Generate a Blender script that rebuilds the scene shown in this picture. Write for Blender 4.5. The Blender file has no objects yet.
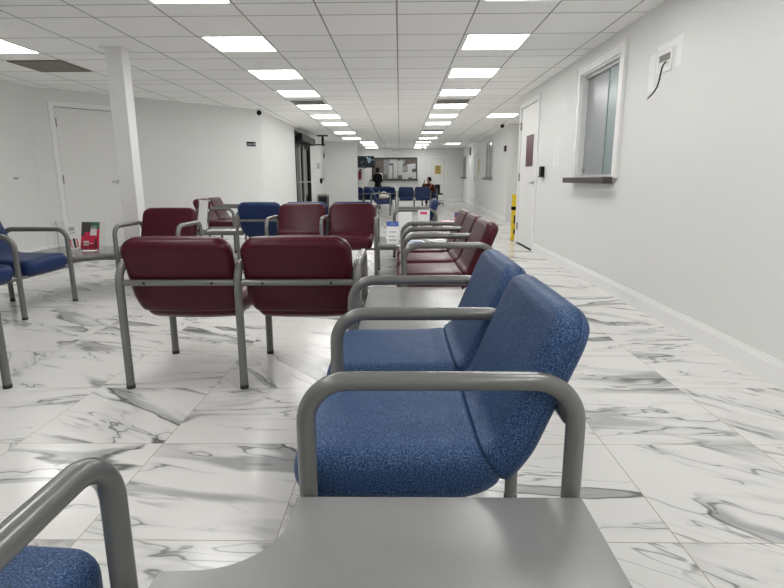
import bpy, bmesh, math, random
from mathutils import Vector, Matrix
random.seed(7)
S = bpy.context.scene
COL = S.collection
PI = math.pi

# ------------------------------------------------------------------ camera
CAMZ = 1.0558
def cam_axes(p, y, r):
    cy, sy, cp, sp = math.cos(y), math.sin(y), math.cos(p), math.sin(p)
    F = Vector((sy*cp, cy*cp, -sp)); R = Vector((cy, -sy, 0)); U = R.cross(F)
    cr, sr = math.cos(r), math.sin(r)
    return R*cr+U*sr, U*cr-R*sr, F
R_, U_, F_ = cam_axes(0.2112, -0.0151, -0.0049)
cd = bpy.data.cameras.new('camera'); cam = bpy.data.objects.new('camera', cd); COL.objects.link(cam)
cd.sensor_width = 36; cd.lens = 36*534.4/784; cd.clip_start = .02; cd.clip_end = 200
m = Matrix((R_, U_, -F_)).transposed().to_4x4(); m.translation = (0, 0, CAMZ)
cam.matrix_world = m
S.camera = cam
S.cycles.max_bounces = 14; S.cycles.diffuse_bounces = 9
S.view_settings.view_transform = 'Standard'; S.view_settings.look = 'None'
S.view_settings.exposure = 0.0; S.view_settings.gamma = 1; S.view_settings.use_curve_mapping = False
w = bpy.data.worlds.new('night'); S.world = w; w.use_nodes = True
w.node_tree.nodes['Background'].inputs[0].default_value = (.012, .013, .016, 1)
w.node_tree.nodes['Background'].inputs[1].default_value = 1
LIGHT = 11.6          # strength of the ceiling panels

# ------------------------------------------------------------------ materials
def mat(name, col, rough=.6, metal=0, spec=.5, var=0, vscale=8, bump=0, bscale=60, coat=0, sheen=0):
    m = bpy.data.materials.new(name); m.use_nodes = True
    nt = m.node_tree; b = nt.nodes['Principled BSDF']
    b.inputs['Base Color'].default_value = (*col, 1); b.inputs['Roughness'].default_value = rough
    b.inputs['Metallic'].default_value = metal; b.inputs['Specular IOR Level'].default_value = spec
    if coat: b.inputs['Coat Weight'].default_value = coat; b.inputs['Coat Roughness'].default_value = .08
    if sheen: b.inputs['Sheen Weight'].default_value = sheen; b.inputs['Sheen Roughness'].default_value = .4
    tc = nt.nodes.new('ShaderNodeTexCoord')
    n = nt.nodes.new('ShaderNodeTexNoise'); n.inputs['Scale'].default_value = vscale; n.inputs['Detail'].default_value = 3
    nt.links.new(tc.outputs['Object'], n.inputs['Vector'])
    mx = nt.nodes.new('ShaderNodeMix'); mx.data_type = 'RGBA'
    v = var or .03
    mx.inputs[6].default_value = (*[c*(1-v) for c in col], 1); mx.inputs[7].default_value = (*[min(1, c*(1+v)) for c in col], 1)
    nt.links.new(n.outputs['Fac'], mx.inputs[0]); nt.links.new(mx.outputs[2], b.inputs['Base Color'])
    if bump:
        n2 = nt.nodes.new('ShaderNodeTexNoise'); n2.inputs['Scale'].default_value = bscale
        nt.links.new(tc.outputs['Object'], n2.inputs['Vector'])
        bp = nt.nodes.new('ShaderNodeBump'); bp.inputs['Strength'].default_value = bump; bp.inputs['Distance'].default_value = .002
        nt.links.new(n2.outputs['Fac'], bp.inputs['Height']); nt.links.new(bp.outputs['Normal'], b.inputs['Normal'])
    return m

def fabric(name, base, fleck, rough, amount, scale=330, sheen=.25, spec=.4):
    m = bpy.data.materials.new(name); m.use_nodes = True
    nt = m.node_tree; L = nt.links.new; b = nt.nodes['Principled BSDF']
    tc = nt.nodes.new('ShaderNodeTexCoord')
    n = nt.nodes.new('ShaderNodeTexNoise'); n.inputs['Scale'].default_value = scale; n.inputs['Detail'].default_value = 2
    L(tc.outputs['Object'], n.inputs['Vector'])
    r = nt.nodes.new('ShaderNodeValToRGB'); r.color_ramp.elements[0].position = .44; r.color_ramp.elements[1].position = .74
    L(n.outputs['Fac'], r.inputs[0])
    mu = nt.nodes.new('ShaderNodeMath'); mu.operation = 'MULTIPLY'; mu.inputs[1].default_value = amount; L(r.outputs[0], mu.inputs[0])
    mx = nt.nodes.new('ShaderNodeMix'); mx.data_type = 'RGBA'
    mx.inputs[6].default_value = (*base, 1); mx.inputs[7].default_value = (*fleck, 1)
    L(mu.outputs[0], mx.inputs[0]); L(mx.outputs[2], b.inputs['Base Color'])
    b.inputs['Roughness'].default_value = rough; b.inputs['Specular IOR Level'].default_value = spec
    b.inputs['Sheen Weight'].default_value = sheen; b.inputs['Sheen Roughness'].default_value = .35
    bp = nt.nodes.new('ShaderNodeBump'); bp.inputs['Strength'].default_value = .25; bp.inputs['Distance'].default_value = .001
    L(n.outputs['Fac'], bp.inputs['Height'])
    n3 = nt.nodes.new('ShaderNodeTexNoise'); n3.inputs['Scale'].default_value = 9; L(tc.outputs['Object'], n3.inputs['Vector'])
    b2 = nt.nodes.new('ShaderNodeBump'); b2.inputs['Strength'].default_value = .25; b2.inputs['Distance'].default_value = .01
    L(n3.outputs['Fac'], b2.inputs['Height']); L(bp.outputs['Normal'], b2.inputs['Normal']); L(b2.outputs['Normal'], b.inputs['Normal'])
    return m

def emit(name, col, s):
    m = bpy.data.materials.new(name); m.use_nodes = True
    b = m.node_tree.nodes['Principled BSDF']; b.inputs['Base Color'].default_value = (.8, .8, .8, 1)
    b.inputs['Emission Color'].default_value = (*col, 1); b.inputs['Emission Strength'].default_value = s
    return m

M = dict(
    wall=mat('painted_wall', (.75, .755, .742), .55, var=.015, vscale=1.5, bump=.15, bscale=120),
    wallpatch=mat('paint_touch_up', (.86, .86, .85), .6),
    trim=mat('white_trim', (.84, .84, .83), .4),
    door=mat('door_paint', (.77, .77, .755), .42, var=.01),
    column=mat('column_paint', (.80, .80, .79), .5),
    steel=mat('grey_tube_paint', (.14, .14, .135), .25, spec=.6, var=.04, vscale=12, coat=.25),
    table=mat('grey_laminate', (.215, .215, .215), .25, spec=.9, var=.07, vscale=5, bump=.1, bscale=200),
    edge=mat('grey_table_edge', (.13, .13, .13), .4),
    glide=mat('black_rubber', (.02, .02, .02), .7),
    black=mat('black_plastic', (.010, .010, .011), .5, spec=.2),
    blackmetal=mat('black_metal', (.012, .012, .014), .5, spec=.15),
    chrome=mat('brushed_chrome', (.55, .55, .54), .3, metal=.9),
    alu=mat('satin_aluminium', (.45, .45, .45), .35, metal=.7),
    paper=mat('white_paper', (.80, .80, .79), .6),
    paper2=mat('grey_printed_paper', (.42, .42, .44), .6, var=.45, vscale=60),
    red=mat('red_print', (.68, .025, .085), .45), pink=mat('pink_print', (.72, .06, .22), .45),
    darkprint=mat('dark_print', (.05, .05, .05), .5, var=.8, vscale=90),
    greenprint=mat('green_print', (.05, .16, .10), .5, var=.6, vscale=90),
    blueprint=mat('blue_print', (.06, .13, .42), .5), purple=mat('purple_print', (.10, .03, .16), .5),
    brown=mat('dark_wood_sill', (.06, .048, .04), .45, var=.25, vscale=20),
    board=mat('brown_panel', (.20, .155, .135), .7, var=.12, vscale=5),
    yellow=mat('yellow_plastic', (.78, .56, .02), .4), signyellow=mat('sign_yellow', (.55, .42, .10), .5),
    maroon=mat('maroon_panel', (.09, .018, .03), .35),
    grille=mat('grey_grille', (.22, .21, .19), .6), bin=mat('bin_grey', (.07, .07, .07), .5, spec=.2),
    skin=mat('skin', (.32, .17, .11), .5), hair=mat('black_hair', (.010, .008, .007), .7, spec=.1),
    coat=mat('black_coat', (.010, .010, .012), .9, spec=.08), jeans=mat('dark_trousers', (.015, .017, .024), .9, spec=.08),
    jacket=mat('reddish_brown_jacket', (.085, .022, .015), .85, spec=.15), strap=mat('pale_orange_strap', (.55, .22, .14), .7),
    extred=mat('extinguisher_red', (.20, .015, .02), .35), bag=mat('pale_bag', (.62, .60, .52), .7),
    panel=emit('light_panel', (1, .993, .972), LIGHT),
    screen=None)
M['blue_near'] = fabric('blue_flecked_fabric', (.014, .037, .100), (.15, .26, .48), .5, .64, 300, sheen=0, spec=.22)
M['blue'] = fabric('blue_vinyl', (.008, .024, .088), (.02, .05, .15), .45, .5, 260, sheen=0, spec=.25)
M['burg'] = fabric('burgundy_vinyl', (.058, .006, .014), (.088, .012, .024), .30, .5, 260, sheen=0, spec=.22)

def acrylic():
    m = bpy.data.materials.new('clear_acrylic'); m.use_nodes = True; b = m.node_tree.nodes['Principled BSDF']
    b.inputs['Base Color'].default_value = (.93, .95, .95, 1); b.inputs['Transmission Weight'].default_value = 1
    b.inputs['Roughness'].default_value = .03; b.inputs['IOR'].default_value = 1.1; return m
M['acrylic'] = acrylic()
def glass(name, col, rough, trans):
    m = bpy.data.materials.new(name); m.use_nodes = True; b = m.node_tree.nodes['Principled BSDF']
    b.inputs['Base Color'].default_value = (*col, 1); b.inputs['Transmission Weight'].default_value = trans
    b.inputs['Roughness'].default_value = rough; b.inputs['IOR'].default_value = 1.45; return m
M['frost'] = mat('frosted_grey_glass', (.30, .32, .33), .22, spec=.6, var=.08, vscale=4, bump=.2, bscale=260)
M['frost2'] = mat('frosted_green_glass', (.25, .32, .32), .2, spec=.6, var=.08, vscale=4, bump=.2, bscale=260)
M['clear'] = glass('door_glass', (.10, .11, .11), .02, .9)
M['farglass'] = mat('far_window_glass', (.16, .18, .18), .15, spec=.7, var=.3, vscale=3)

def screen_mat():
    m = bpy.data.materials.new('tv_picture'); m.use_nodes = True; nt = m.node_tree; b = nt.nodes['Principled BSDF']; L = nt.links.new
    tc = nt.nodes.new('ShaderNodeTexCoord'); v = nt.nodes.new('ShaderNodeTexVoronoi'); v.inputs['Scale'].default_value = 6
    L(tc.outputs['Object'], v.inputs['Vector'])
    r = nt.nodes.new('ShaderNodeValToRGB'); e = r.color_ramp.elements
    e[0].position = .62; e[0].color = (.01, .012, .018, 1); e[1].position = .95; e[1].color = (.45, .60, .75, 1)
    s = nt.nodes.new('ShaderNodeSeparateColor'); L(v.outputs['Color'], s.inputs[0]); L(s.outputs[0], r.inputs[0])
    b.inputs['Base Color'].default_value = (.01, .01, .01, 1); b.inputs['Roughness'].default_value = .3; b.inputs['Specular IOR Level'].default_value = .15
    L(r.outputs[0], b.inputs['Emission Color']); b.inputs['Emission Strength'].default_value = .7
    return m
M['screen'] = screen_mat()

class N:      # tiny node helper
    def __init__(s, name):
        s.m = bpy.data.materials.new(name); s.m.use_nodes = True; s.nt = s.m.node_tree; s.b = s.nt.nodes['Principled BSDF']
    def new(s, t, **k):
        n = s.nt.nodes.new(t)
        for a, v in k.items(): setattr(n, a, v)
        return n
    def put(s, sock, v):
        if hasattr(v, 'is_linked') or isinstance(v, bpy.types.NodeSocket): s.nt.links.new(v, sock)
        else: sock.default_value = v
    def math(s, op, a, b=0.0, c=None):
        n = s.new('ShaderNodeMath', operation=op); s.put(n.inputs[0], a); s.put(n.inputs[1], b)
        if c is not None: s.put(n.inputs[2], c)
        return n.outputs[0]
    def vmath(s, op, a, b=(0, 0, 0)):
        n = s.new('ShaderNodeVectorMath', operation=op); s.put(n.inputs[0], a)
        if op == 'SCALE': s.put(n.inputs['Scale'], b)
        else: s.put(n.inputs[1], b)
        return n.outputs[0]
    def step(s, x, lo, hi):      # smooth 0..1
        n = s.new('ShaderNodeMapRange', interpolation_type='SMOOTHSTEP'); s.put(n.inputs[0], x)
        n.inputs[1].default_value = lo; n.inputs[2].default_value = hi; return n.outputs[0]
    def mix(s, f, a, b):
        n = s.new('ShaderNodeMix', data_type='RGBA'); s.put(n.inputs[0], f)
        s.put(n.inputs[6], a); s.put(n.inputs[7], b); return n.outputs[2]
    def comb(s, x, y, z=0.0):
        n = s.new('ShaderNodeCombineXYZ'); s.put(n.inputs[0], x); s.put(n.inputs[1], y); s.put(n.inputs[2], z); return n.outputs[0]
    def noise(s, v, scale, detail=3, rough=.5):
        n = s.new('ShaderNodeTexNoise'); s.put(n.inputs['Vector'], v); n.inputs['Scale'].default_value = scale
        n.inputs['Detail'].default_value = detail; n.inputs['Roughness'].default_value = rough; return n

def marble():
    g = N('marble_tile_floor'); geo = g.new('ShaderNodeNewGeometry')
    sp = g.new('ShaderNodeSeparateXYZ'); g.put(sp.inputs[0], geo.outputs['Position'])
    u = g.math('DIVIDE', g.math('ADD', sp.outputs[0], .9729+60), .6); v = g.math('DIVIDE', g.math('ADD', sp.outputs[1], -1.4039+60), .6)
    cx = g.math('FLOOR', u); cy = g.math('FLOOR', v)
    wn = g.new('ShaderNodeTexWhiteNoise', noise_dimensions='3D'); g.put(wn.inputs[0], g.comb(cx, cy, 3.0))
    sc = g.new('ShaderNodeSeparateXYZ'); g.put(sc.inputs[0], wn.outputs['Color'])
    fx = g.math('FRACT', u); fy = g.math('FRACT', v)
    dx = g.math('MINIMUM', fx, g.math('SUBTRACT', 1, fx)); dy = g.math('MINIMUM', fy, g.math('SUBTRACT', 1, fy))
    d = g.math('MULTIPLY', g.math('MINIMUM', dx, dy), .6)
    # local, turned and offset by tile
    ang = g.math('ADD', g.math('MULTIPLY', sc.outputs[0], 1.1), -.15)
    rot = g.new('ShaderNodeVectorRotate', rotation_type='Z_AXIS')
    g.put(rot.inputs['Vector'], g.comb(g.math('SUBTRACT', fx, .5), g.math('SUBTRACT', fy, .5))); g.put(rot.inputs['Angle'], ang)
    off = g.vmath('SCALE', wn.outputs['Color'], 37.0)
    st = g.vmath('MULTIPLY', rot.outputs[0], (.30, 1.15, 1))
    p = g.vmath('ADD', st, off)
    warp = g.noise(p, 2.0, 4, .55)
    wv = g.vmath('SCALE', g.vmath('SUBTRACT', warp.outputs['Color'], (.5, .5, .5)), .30)
    q = g.vmath('ADD', p, wv)
    n1 = g.noise(q, 1.25, 2, .5).outputs['Fac']; n2 = g.noise(g.vmath('ADD', q, (9, 4, 2)), 2.6, 3, .5).outputs['Fac']
    r1 = g.math('ABSOLUTE', g.math('SUBTRACT', n1, .5)); r2 = g.math('ABSOLUTE', g.math('SUBTRACT', n2, .5))
    mk = g.step(g.noise(g.vmath('ADD', p, (3, 7, 1)), 1.6, 2).outputs['Fac'], .42, .60)
    mk2 = g.step(g.noise(g.vmath('ADD', p, (5, 1, 8)), 2.2, 2).outputs['Fac'], .47, .60)
    n3 = g.noise(g.vmath('MULTIPLY', g.vmath('ADD', q, (2, 8, 5)), (.55, 1.5, 1)), 2.3, 3, .5).outputs['Fac']
    thin3 = g.math('SUBTRACT', 1, g.step(g.math('ABSOLUTE', g.math('SUBTRACT', n3, .5)), .001, .009)); mk3 = g.step(g.noise(g.vmath('ADD', p, (8, 2, 3)), 1.9, 2).outputs['Fac'], .46, .60)
    thin1 = g.math('SUBTRACT', 1, g.step(r1, .0015, .013)); wide = g.math('SUBTRACT', 1, g.step(g.math('ABSOLUTE', g.math('SUBTRACT', n1, .525)), .008, .042))
    thin2 = g.math('SUBTRACT', 1, g.step(r2, .001, .011)); haze = g.math('SUBTRACT', 1, g.step(r2, .0, .07))
    base = g.mix(g.noise(geo.outputs['Position'], 1.3, 2).outputs['Fac'], (.66, .65, .63, 1), (.72, .712, .695, 1))
    c = g.mix(g.math('MULTIPLY', haze, g.math('MULTIPLY', mk2, .30)), base, (.36, .37, .38, 1))
    c = g.mix(g.math('MULTIPLY', wide, g.math('MULTIPLY', mk, .78)), c, (.27, .275, .28, 1))
    c = g.mix(g.math('MULTIPLY', thin2, g.math('MULTIPLY', mk2, .78)), c, (.14, .145, .15, 1))
    c = g.mix(g.math('MULTIPLY', thin3, g.math('MULTIPLY', mk3, .65)), c, (.16, .165, .17, 1))
    c = g.mix(g.math('MULTIPLY', thin1, g.math('ADD', g.math('MULTIPLY', mk, .75), .08)), c, (.07, .072, .075, 1))
    gr = g.math('LESS_THAN', d, .0017)
    c = g.mix(gr, c, (.30, .27, .21, 1))
    g.put(g.b.inputs['Base Color'], c)
    g.put(g.b.inputs['Roughness'], g.math('ADD', g.math('MULTIPLY', g.noise(geo.outputs['Position'], 3, 3).outputs['Fac'], .10), g.math('ADD', .13, g.math('MULTIPLY', gr, .5))))
    g.b.inputs['Specular IOR Level'].default_value = .5
    bp = g.new('ShaderNodeBump'); bp.inputs['Strength'].default_value = .4; bp.inputs['Distance'].default_value = .001
    g.put(bp.inputs['Height'], g.math('SUBTRACT', 1, gr)); g.put(g.b.inputs['Normal'], bp.outputs[0])
    return g.m
M['floor'] = marble()

def ceiling_mat():
    g = N('suspended_ceiling_tiles'); geo = g.new('ShaderNodeNewGeometry')
    sp = g.new('ShaderNodeSeparateXYZ'); g.put(sp.inputs[0], geo.outputs['Position'])
    u = g.math('DIVIDE', g.math('ADD', sp.outputs[0], .0204+61), .61)
    fx = g.math('FRACT', u); dx = g.math('MULTIPLY', g.math('MINIMUM', fx, g.math('SUBTRACT', 1, fx)), .61)
    yy = g.math('MULTIPLY', g.math('FRACT', g.math('DIVIDE', g.math('ADD', sp.outputs[1], -4.331+152.5), 1.525)), 1.525)
    cyc = g.math('FLOOR', g.math('DIVIDE', g.math('ADD', sp.outputs[1], -4.331+152.5), 1.525))
    ds = [g.math('ABSOLUTE', g.math('SUBTRACT', yy, k)) for k in (0, .305, .915, 1.525)]
    dy = ds[0]
    for k in ds[1:]: dy = g.math('MINIMUM', dy, k)
    d = g.math('MINIMUM', dx, dy)
    row = g.math('ADD', g.math('GREATER_THAN', yy, .305), g.math('GREATER_THAN', yy, .915))
    wn = g.new('ShaderNodeTexWhiteNoise', noise_dimensions='3D'); g.put(wn.inputs[0], g.comb(g.math('FLOOR', u), cyc, row))
    tile = g.mix(wn.outputs['Value'], (.92, .918, .905, 1), (.96, .958, .945, 1))
    sp2 = g.noise(geo.outputs['Position'], 160, 2).outputs['Fac']
    tile = g.mix(g.math('MULTIPLY', g.step(sp2, .62, .7), .18), tile, (.3, .3, .3, 1))
    tee = g.math('LESS_THAN', d, .0065)
    c = g.mix(tee, tile, (.30, .30, .29, 1))
    g.put(g.b.inputs['Base Color'], c); g.b.inputs['Roughness'].default_value = .85
    return g.m
M['ceiling'] = ceiling_mat()

# ------------------------------------------------------------------ geometry helpers
def BM(): return bmesh.new()
def obj(name, bm, m, parent=None, smooth=False, loc=None):
    if isinstance(bm, bmesh.types.BMesh):
        bmesh.ops.recalc_face_normals(bm, faces=bm.faces)
        me = bpy.data.meshes.new(name); bm.to_mesh(me); bm.free()
        if smooth:
            for p in me.polygons: p.use_smooth = True
            me.set_sharp_from_angle(angle=math.radians(42))
        ms = m if isinstance(m, (list, tuple)) else [m]
        for x in ms: me.materials.append(x)
    else: me = bm
    o = bpy.data.objects.new(name, me); COL.objects.link(o)
    if parent: o.parent = parent
    if loc: o.location = loc
    return o
def tag(o, label, cat, group=None):
    o['label'] = label; o['category'] = cat
    if group: o['group'] = group
    return o
def thing(name, label, cat, loc=(0, 0, 0), rz=0, group=None):
    o = bpy.data.objects.new(name, None); COL.objects.link(o); o.location = loc; o.rotation_euler = (0, 0, rz)
    o.empty_display_size = .1
    return tag(o, label, cat, group)
def struct(name, bm, m, parent=None, smooth=False):
    o = obj(name, bm, m, parent, smooth)
    if not parent: o['kind'] = 'structure'
    return o
def sempty(name, loc, rz=0):
    o = bpy.data.objects.new(name, None); COL.objects.link(o); o.location = loc; o.rotation_euler = (0, 0, rz); o['kind'] = 'structure'; return o

def box(bm, x0, x1, y0, y1, z0, z1, T=None, bev=0):
    vs = [Vector(p) for p in ((x0,y0,z0),(x1,y0,z0),(x1,y1,z0),(x0,y1,z0),(x0,y0,z1),(x1,y0,z1),(x1,y1,z1),(x0,y1,z1))]
    if T: vs = [T(v) if callable(T) else T @ v for v in vs]
    v = [bm.verts.new(p) for p in vs]
    fs = [bm.faces.new([v[i] for i in f]) for f in ((3,2,1,0),(4,5,6,7),(0,1,5,4),(1,2,6,5),(2,3,7,6),(3,0,4,7))]
    if bev:
        es = list({e for f in fs for e in f.edges})
        bmesh.ops.bevel(bm, geom=es, offset=bev, segments=2, profile=.6, affect='EDGES')
    return bm
def bx(*a, **k): return box(BM(), *a, **k)
def fillet(pts, R, seg=8):
    pts = [Vector(p) for p in pts]; out = [pts[0]]
    for i in range(1, len(pts)-1):
        a, b, c = pts[i-1], pts[i], pts[i+1]
        d1 = (a-b).normalized(); d2 = (c-b).normalized(); ang = d1.angle(d2)
        if ang > PI-.02: out.append(b); continue
        t = min(R/math.tan(ang/2), (a-b).length*.48, (c-b).length*.9); r = t*math.tan(ang/2)
        cen = b+(d1+d2).normalized()*(r/math.sin(ang/2))
        s = b+d1*t-cen; e = b+d2*t-cen; tot = s.angle(e)
        for k in range(seg+1):
            f = k/seg
            out.append(cen+(s*math.sin((1-f)*tot)+e*math.sin(f*tot))/math.sin(tot))
    out.append(pts[-1]); return out
def tube(bm, pts, r, n=12, cap=True):
    pts = [Vector(p) for p in pts]; rs = r if isinstance(r, (list, tuple)) else [r]*len(pts)
    T = [(pts[min(i+1, len(pts)-1)]-pts[max(i-1, 0)]).normalized() for i in range(len(pts))]
    up = Vector((0, 0, 1)) if abs(T[0].z) < .9 else Vector((1, 0, 0))
    nrm = (up-T[0]*up.dot(T[0])).normalized(); rings = []
    for i, p in enumerate(pts):
        if i:
            nrm = nrm-T[i]*nrm.dot(T[i]); nrm.normalize()
        b = T[i].cross(nrm)
        rings.append([bm.verts.new(p+(nrm*math.cos(2*PI*k/n)+b*math.sin(2*PI*k/n))*rs[i]) for k in range(n)])
    for a, c in zip(rings, rings[1:]):
        for k in range(n): bm.faces.new((a[k], a[(k+1) % n], c[(k+1) % n], c[k]))
    if cap: bm.faces.new(rings[0][::-1]); bm.faces.new(rings[-1])
    return bm
def cyl(bm, p0, p1, r, n=16): return tube(bm, [p0, p1], r, n)
def prism(bm, poly, z0, z1):
    lo = [bm.verts.new((x, y, z0)) for x, y in poly]; hi = [bm.verts.new((x, y, z1)) for x, y in poly]; n = len(poly)
    bm.faces.new(lo[::-1]); bm.faces.new(hi)
    for i in range(n): bm.faces.new((lo[i], lo[(i+1) % n], hi[(i+1) % n], hi[i]))
    return bm
def ell(bm, c, r, T=None, seg=14):
    res = bmesh.ops.create_uvsphere(bm, u_segments=seg, v_segments=seg*2//3, radius=1)
    mx = Matrix.Translation(c) @ (T or Matrix()) @ Matrix.Diagonal((*r, 1))
    bmesh.ops.transform(bm, matrix=mx, verts=res['verts']); return bm

# ------------------------------------------------------------------ setting
CZ = 2.343; YS = 19.45; CZ2 = 2.50; YB = 26.6
DA = Vector((-5.17, 7.75)); DB = Vector((-2.62, 10.5)); DL = (DB-DA).length; DT = math.atan2((DB-DA).y, (DB-DA).x)
RA = Vector((2.63, 13.4)); RB = Vector((3.08, 26.6)); RT = math.atan2((RB-RA).y, (RB-RA).x); RL = (RB-RA).length
def frameT(o, ang):   # local x along wall, local y = into the wall's back, z up
    return Matrix.Translation((o.x, o.y, 0)) @ Matrix.Rotation(ang, 4, 'Z')
TD = frameT(DA, DT); TR = frameT(RA, RT)

struct('floor', bx(-5.4, 5.2, -3.2, 26.8, -.1, 0), M['floor'])
bm = BM(); box(bm, -5.4, 5.2, -3.2, YS, CZ, CZ+.12); box(bm, -5.4, 5.2, YS-.1, YS, CZ, CZ2+.1)
box(bm, -4.3, 5.2, YS, 26.8, CZ2, CZ2+.12); struct('ceiling', bm, M['ceiling'])

# right wall with service window and door openings
WX = 1.97; WT = .13; WE = 9.15
wy0, wy1, wz0, wz1 = 5.08, 6.14, 1.075, 2.14
dy0, dy1, dz = 7.93, 9.06, 2.17
bm = BM()
box(bm, WX, WX+WT, -3.2, wy0, 0, CZ); box(bm, WX, WX+WT, wy0, wy1, 0, wz0); box(bm, WX, WX+WT, wy0, wy1, wz1, CZ)
box(bm, WX, WX+WT, wy1, dy0, 0, CZ); box(bm, WX, WX+WT, dy0, dy1, dz, CZ); box(bm, WX, WX+WT, dy1, WE, 0, CZ)
struct('wall_right', bm, M['wall'])
bm = BM(); box(bm, WX+WT, 5.1, WE-.13, WE, 0, CZ); box(bm, 5.0, 5.13, WE, 13.4, 0, CZ); box(bm, 2.63, 5.1, 13.4, 13.53, 0, CZ)
struct('wall_corridor', bm, M['wall'])
struct('wall_front', bx(-5.4, 2.1, -3.2, -3.07, 0, CZ), M['wall'])
struct('wall_left', bx(-5.3, -5.17, -3.2, 7.75, 0, CZ), M['wall'])
# angled wall with the left door
ds0, ds1, dzl = .285, 1.17, 2.125
bm = BM(); box(bm, 0, ds0, 0, .13, 0, CZ, TD); box(bm, ds0, ds1, 0, .13, dzl, CZ, TD); box(bm, ds1, DL, 0, .13, 0, CZ, TD)
struct('wall_angled', bm, M['wall'])
# entrance wall
ex0, ex1, ez = 13.8, 16.05, 2.27
bm = BM(); box(bm, -2.75, -2.62, 10.5, ex0, 0, CZ); box(bm, -2.75, -2.62, ex0, ex1, ez, CZ); box(bm, -2.75, -2.62, ex1, 19.35, 0, CZ)
struct('wall_entrance', bm, M['wall'])
struct('wall_partition', bx(-4.4, -1.49, 19.35, 19.5, 0, CZ2), M['wall'])
struct('wall_far_left', bx(-4.4, -4.27, 19.5, 26.7, 0, CZ2), M['wall'])
# back wall with the reception opening
bw0, bw1, bz0, bz1 = -1.30, .80, 1.05, 2.03
bd0, bd1, bdz = 1.47, 2.2, 2.08
bm = BM(); box(bm, -4.4, bw0, YB, YB+.13, 0, CZ2); box(bm, bw0, bw1, YB, YB+.13, 0, bz0); box(bm, bw0, bw1, YB, YB+.13, bz1, CZ2)
box(bm, bw1, bd0, YB, YB+.13, 0, CZ2); box(bm, bd0, bd1, YB, YB+.13, bdz, CZ2); box(bm, bd1, 3.3, YB, YB+.13, 0, CZ2)
struct('wall_back', bm, M['wall'])
struct('wall_corridor_far', bx(0, RL, -.13, 0, 0, CZ2, T=TR), M['wall'])

# baseboards: stepped profile
def baseboard(name, segs, T=None):
    bm = BM()
    for (a, b) in segs:
        for t0, z0, z1 in ((.016, 0, .10), (.011, .10, .114), (.007, .114, .128)):
            box(bm, a, b, -t0, 0, z0, z1, T)
    return struct(name, bm, M['trim'])
TRW = Matrix.Translation((WX, 0, 0)) @ Matrix.Rotation(PI/2, 4, 'Z') @ Matrix.Diagonal((1, -1, 1, 1))   # local x = world Y, local -y = world -X
TRW = Matrix(((0, 1, 0, WX), (1, 0, 0, 0), (0, 0, 1, 0), (0, 0, 0, 1)))
baseboard('baseboard_right', [(-3.0, dy0-.06), (dy1+.06, WE)], TRW)
TLW = Matrix(((0, -1, 0, -5.17), (1, 0, 0, 0), (0, 0, 1, 0), (0, 0, 0, 1)))
baseboard('baseboard_left', [(-3.0, 7.74)], TLW)
baseboard('baseboard_angled', [(0.02, ds0-.06), (ds1+.06, DL)], TD)
TEW = Matrix(((0, -1, 0, -2.62), (1, 0, 0, 0), (0, 0, 1, 0), (0, 0, 0, 1)))
baseboard('baseboard_entrance', [(10.5, ex0), (ex1, 19.33)], TEW)
baseboard('baseboard_partition', [(-2.6, -1.49)], Matrix.Translation((0, 19.35, 0)))
baseboard('baseboard_back', [(-4.2, bd0-.05), (bd1+.05, 3.0)], Matrix.Translation((0, YB, 0)))
TRR = TR @ Matrix.Diagonal((1, -1, 1, 1))
baseboard('baseboard_corridor', [(0, 6.9), (7.9, RL)], TRR)

# square column
struct('trim_1', bx(-2.90, -2.735, 5.60, 5.765, 0, CZ, bev=.006), M['column'])
bm = BM(); box(bm, -2.93, -2.705, 5.57, 5.795, CZ-.012, CZ-.001); struct('trim_2', bm, M['trim'])

# ---- doors
def door(name, T, x0, x1, z1, hinge_left=True, vision=None, handle=1.0, sign=None, gap=.045):
    """local x along wall, front = -y"""
    root = sempty(name, (0, 0, 0)); W = lambda *a: bx(*a, T=T)
    bm = BM()
    f = gap
    for a in ((x0-.045, x0+.02, -.018, .10, 0, z1+.045), (x1-.02, x1+.045, -.018, .10, 0, z1+.045), (x0+.02, x1-.02, -.018, .10, z1-.02, z1+.045)): box(bm, *a, T)
    struct('door_frame', bm, M['trim'], root)
    struct('door_gap_shade', bx(x0+.02, x1-.02, .046, .07, .0, z1-.02, T=T), M['blackmetal'], root)  # black sheet behind the slab, painted-in shade for the gaps around it
    struct('door_slab', bx(x0+.029, x1-.029, .004, .045, .022, z1-.029, T=T), M['door'], root)
    hx = x0+.022 if hinge_left else x1-.022
    for z in (.28, 1.08, 1.88):
        struct('hinge', bx(hx-.016, hx+.016, -.016, .01, z-.06, z+.06, T=T), M['grille'], root)
    kx = x1-.075 if hinge_left else x0+.075; s = -1 if hinge_left else 1
    bm = BM(); cyl(bm, T @ Vector((kx, .004, handle)), T @ Vector((kx, -.05, handle)), .014)
    cyl(bm, T @ Vector((kx, .004, handle)), T @ Vector((kx, -.012, handle)), .036)
    tube(bm, [T @ Vector((kx, -.05, handle)), T @ Vector((kx+s*.06, -.052, handle)), T @ Vector((kx+s*.115, -.045, handle-.006))], .013)
    struct('door_handle', bm, M['chrome'], root, True)
    if vision: struct('door_window', bx(vision[0], vision[1], -.004, .01, vision[2], vision[3], T=T), M['maroon'], root)
    return root
door('door_1', TRW, dy0, dy1, dz, hinge_left=False, vision=(8.20, 8.62, 1.24, 1.70), handle=1.0)
struct('trim_3', bx(WX-.012, WX+.12, dy0+.02, dy1-.02, 0, .005), M['blackmetal'])  # black floor plate, stands in for the dark gap under the door
door('door_2', TD, ds0, ds1, dzl, hinge_left=True, handle=1.05)
d3 = door('door_3', Matrix.Translation((0, YB, 0)), bd0, bd1, bdz, hinge_left=False, handle=1.0)
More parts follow.
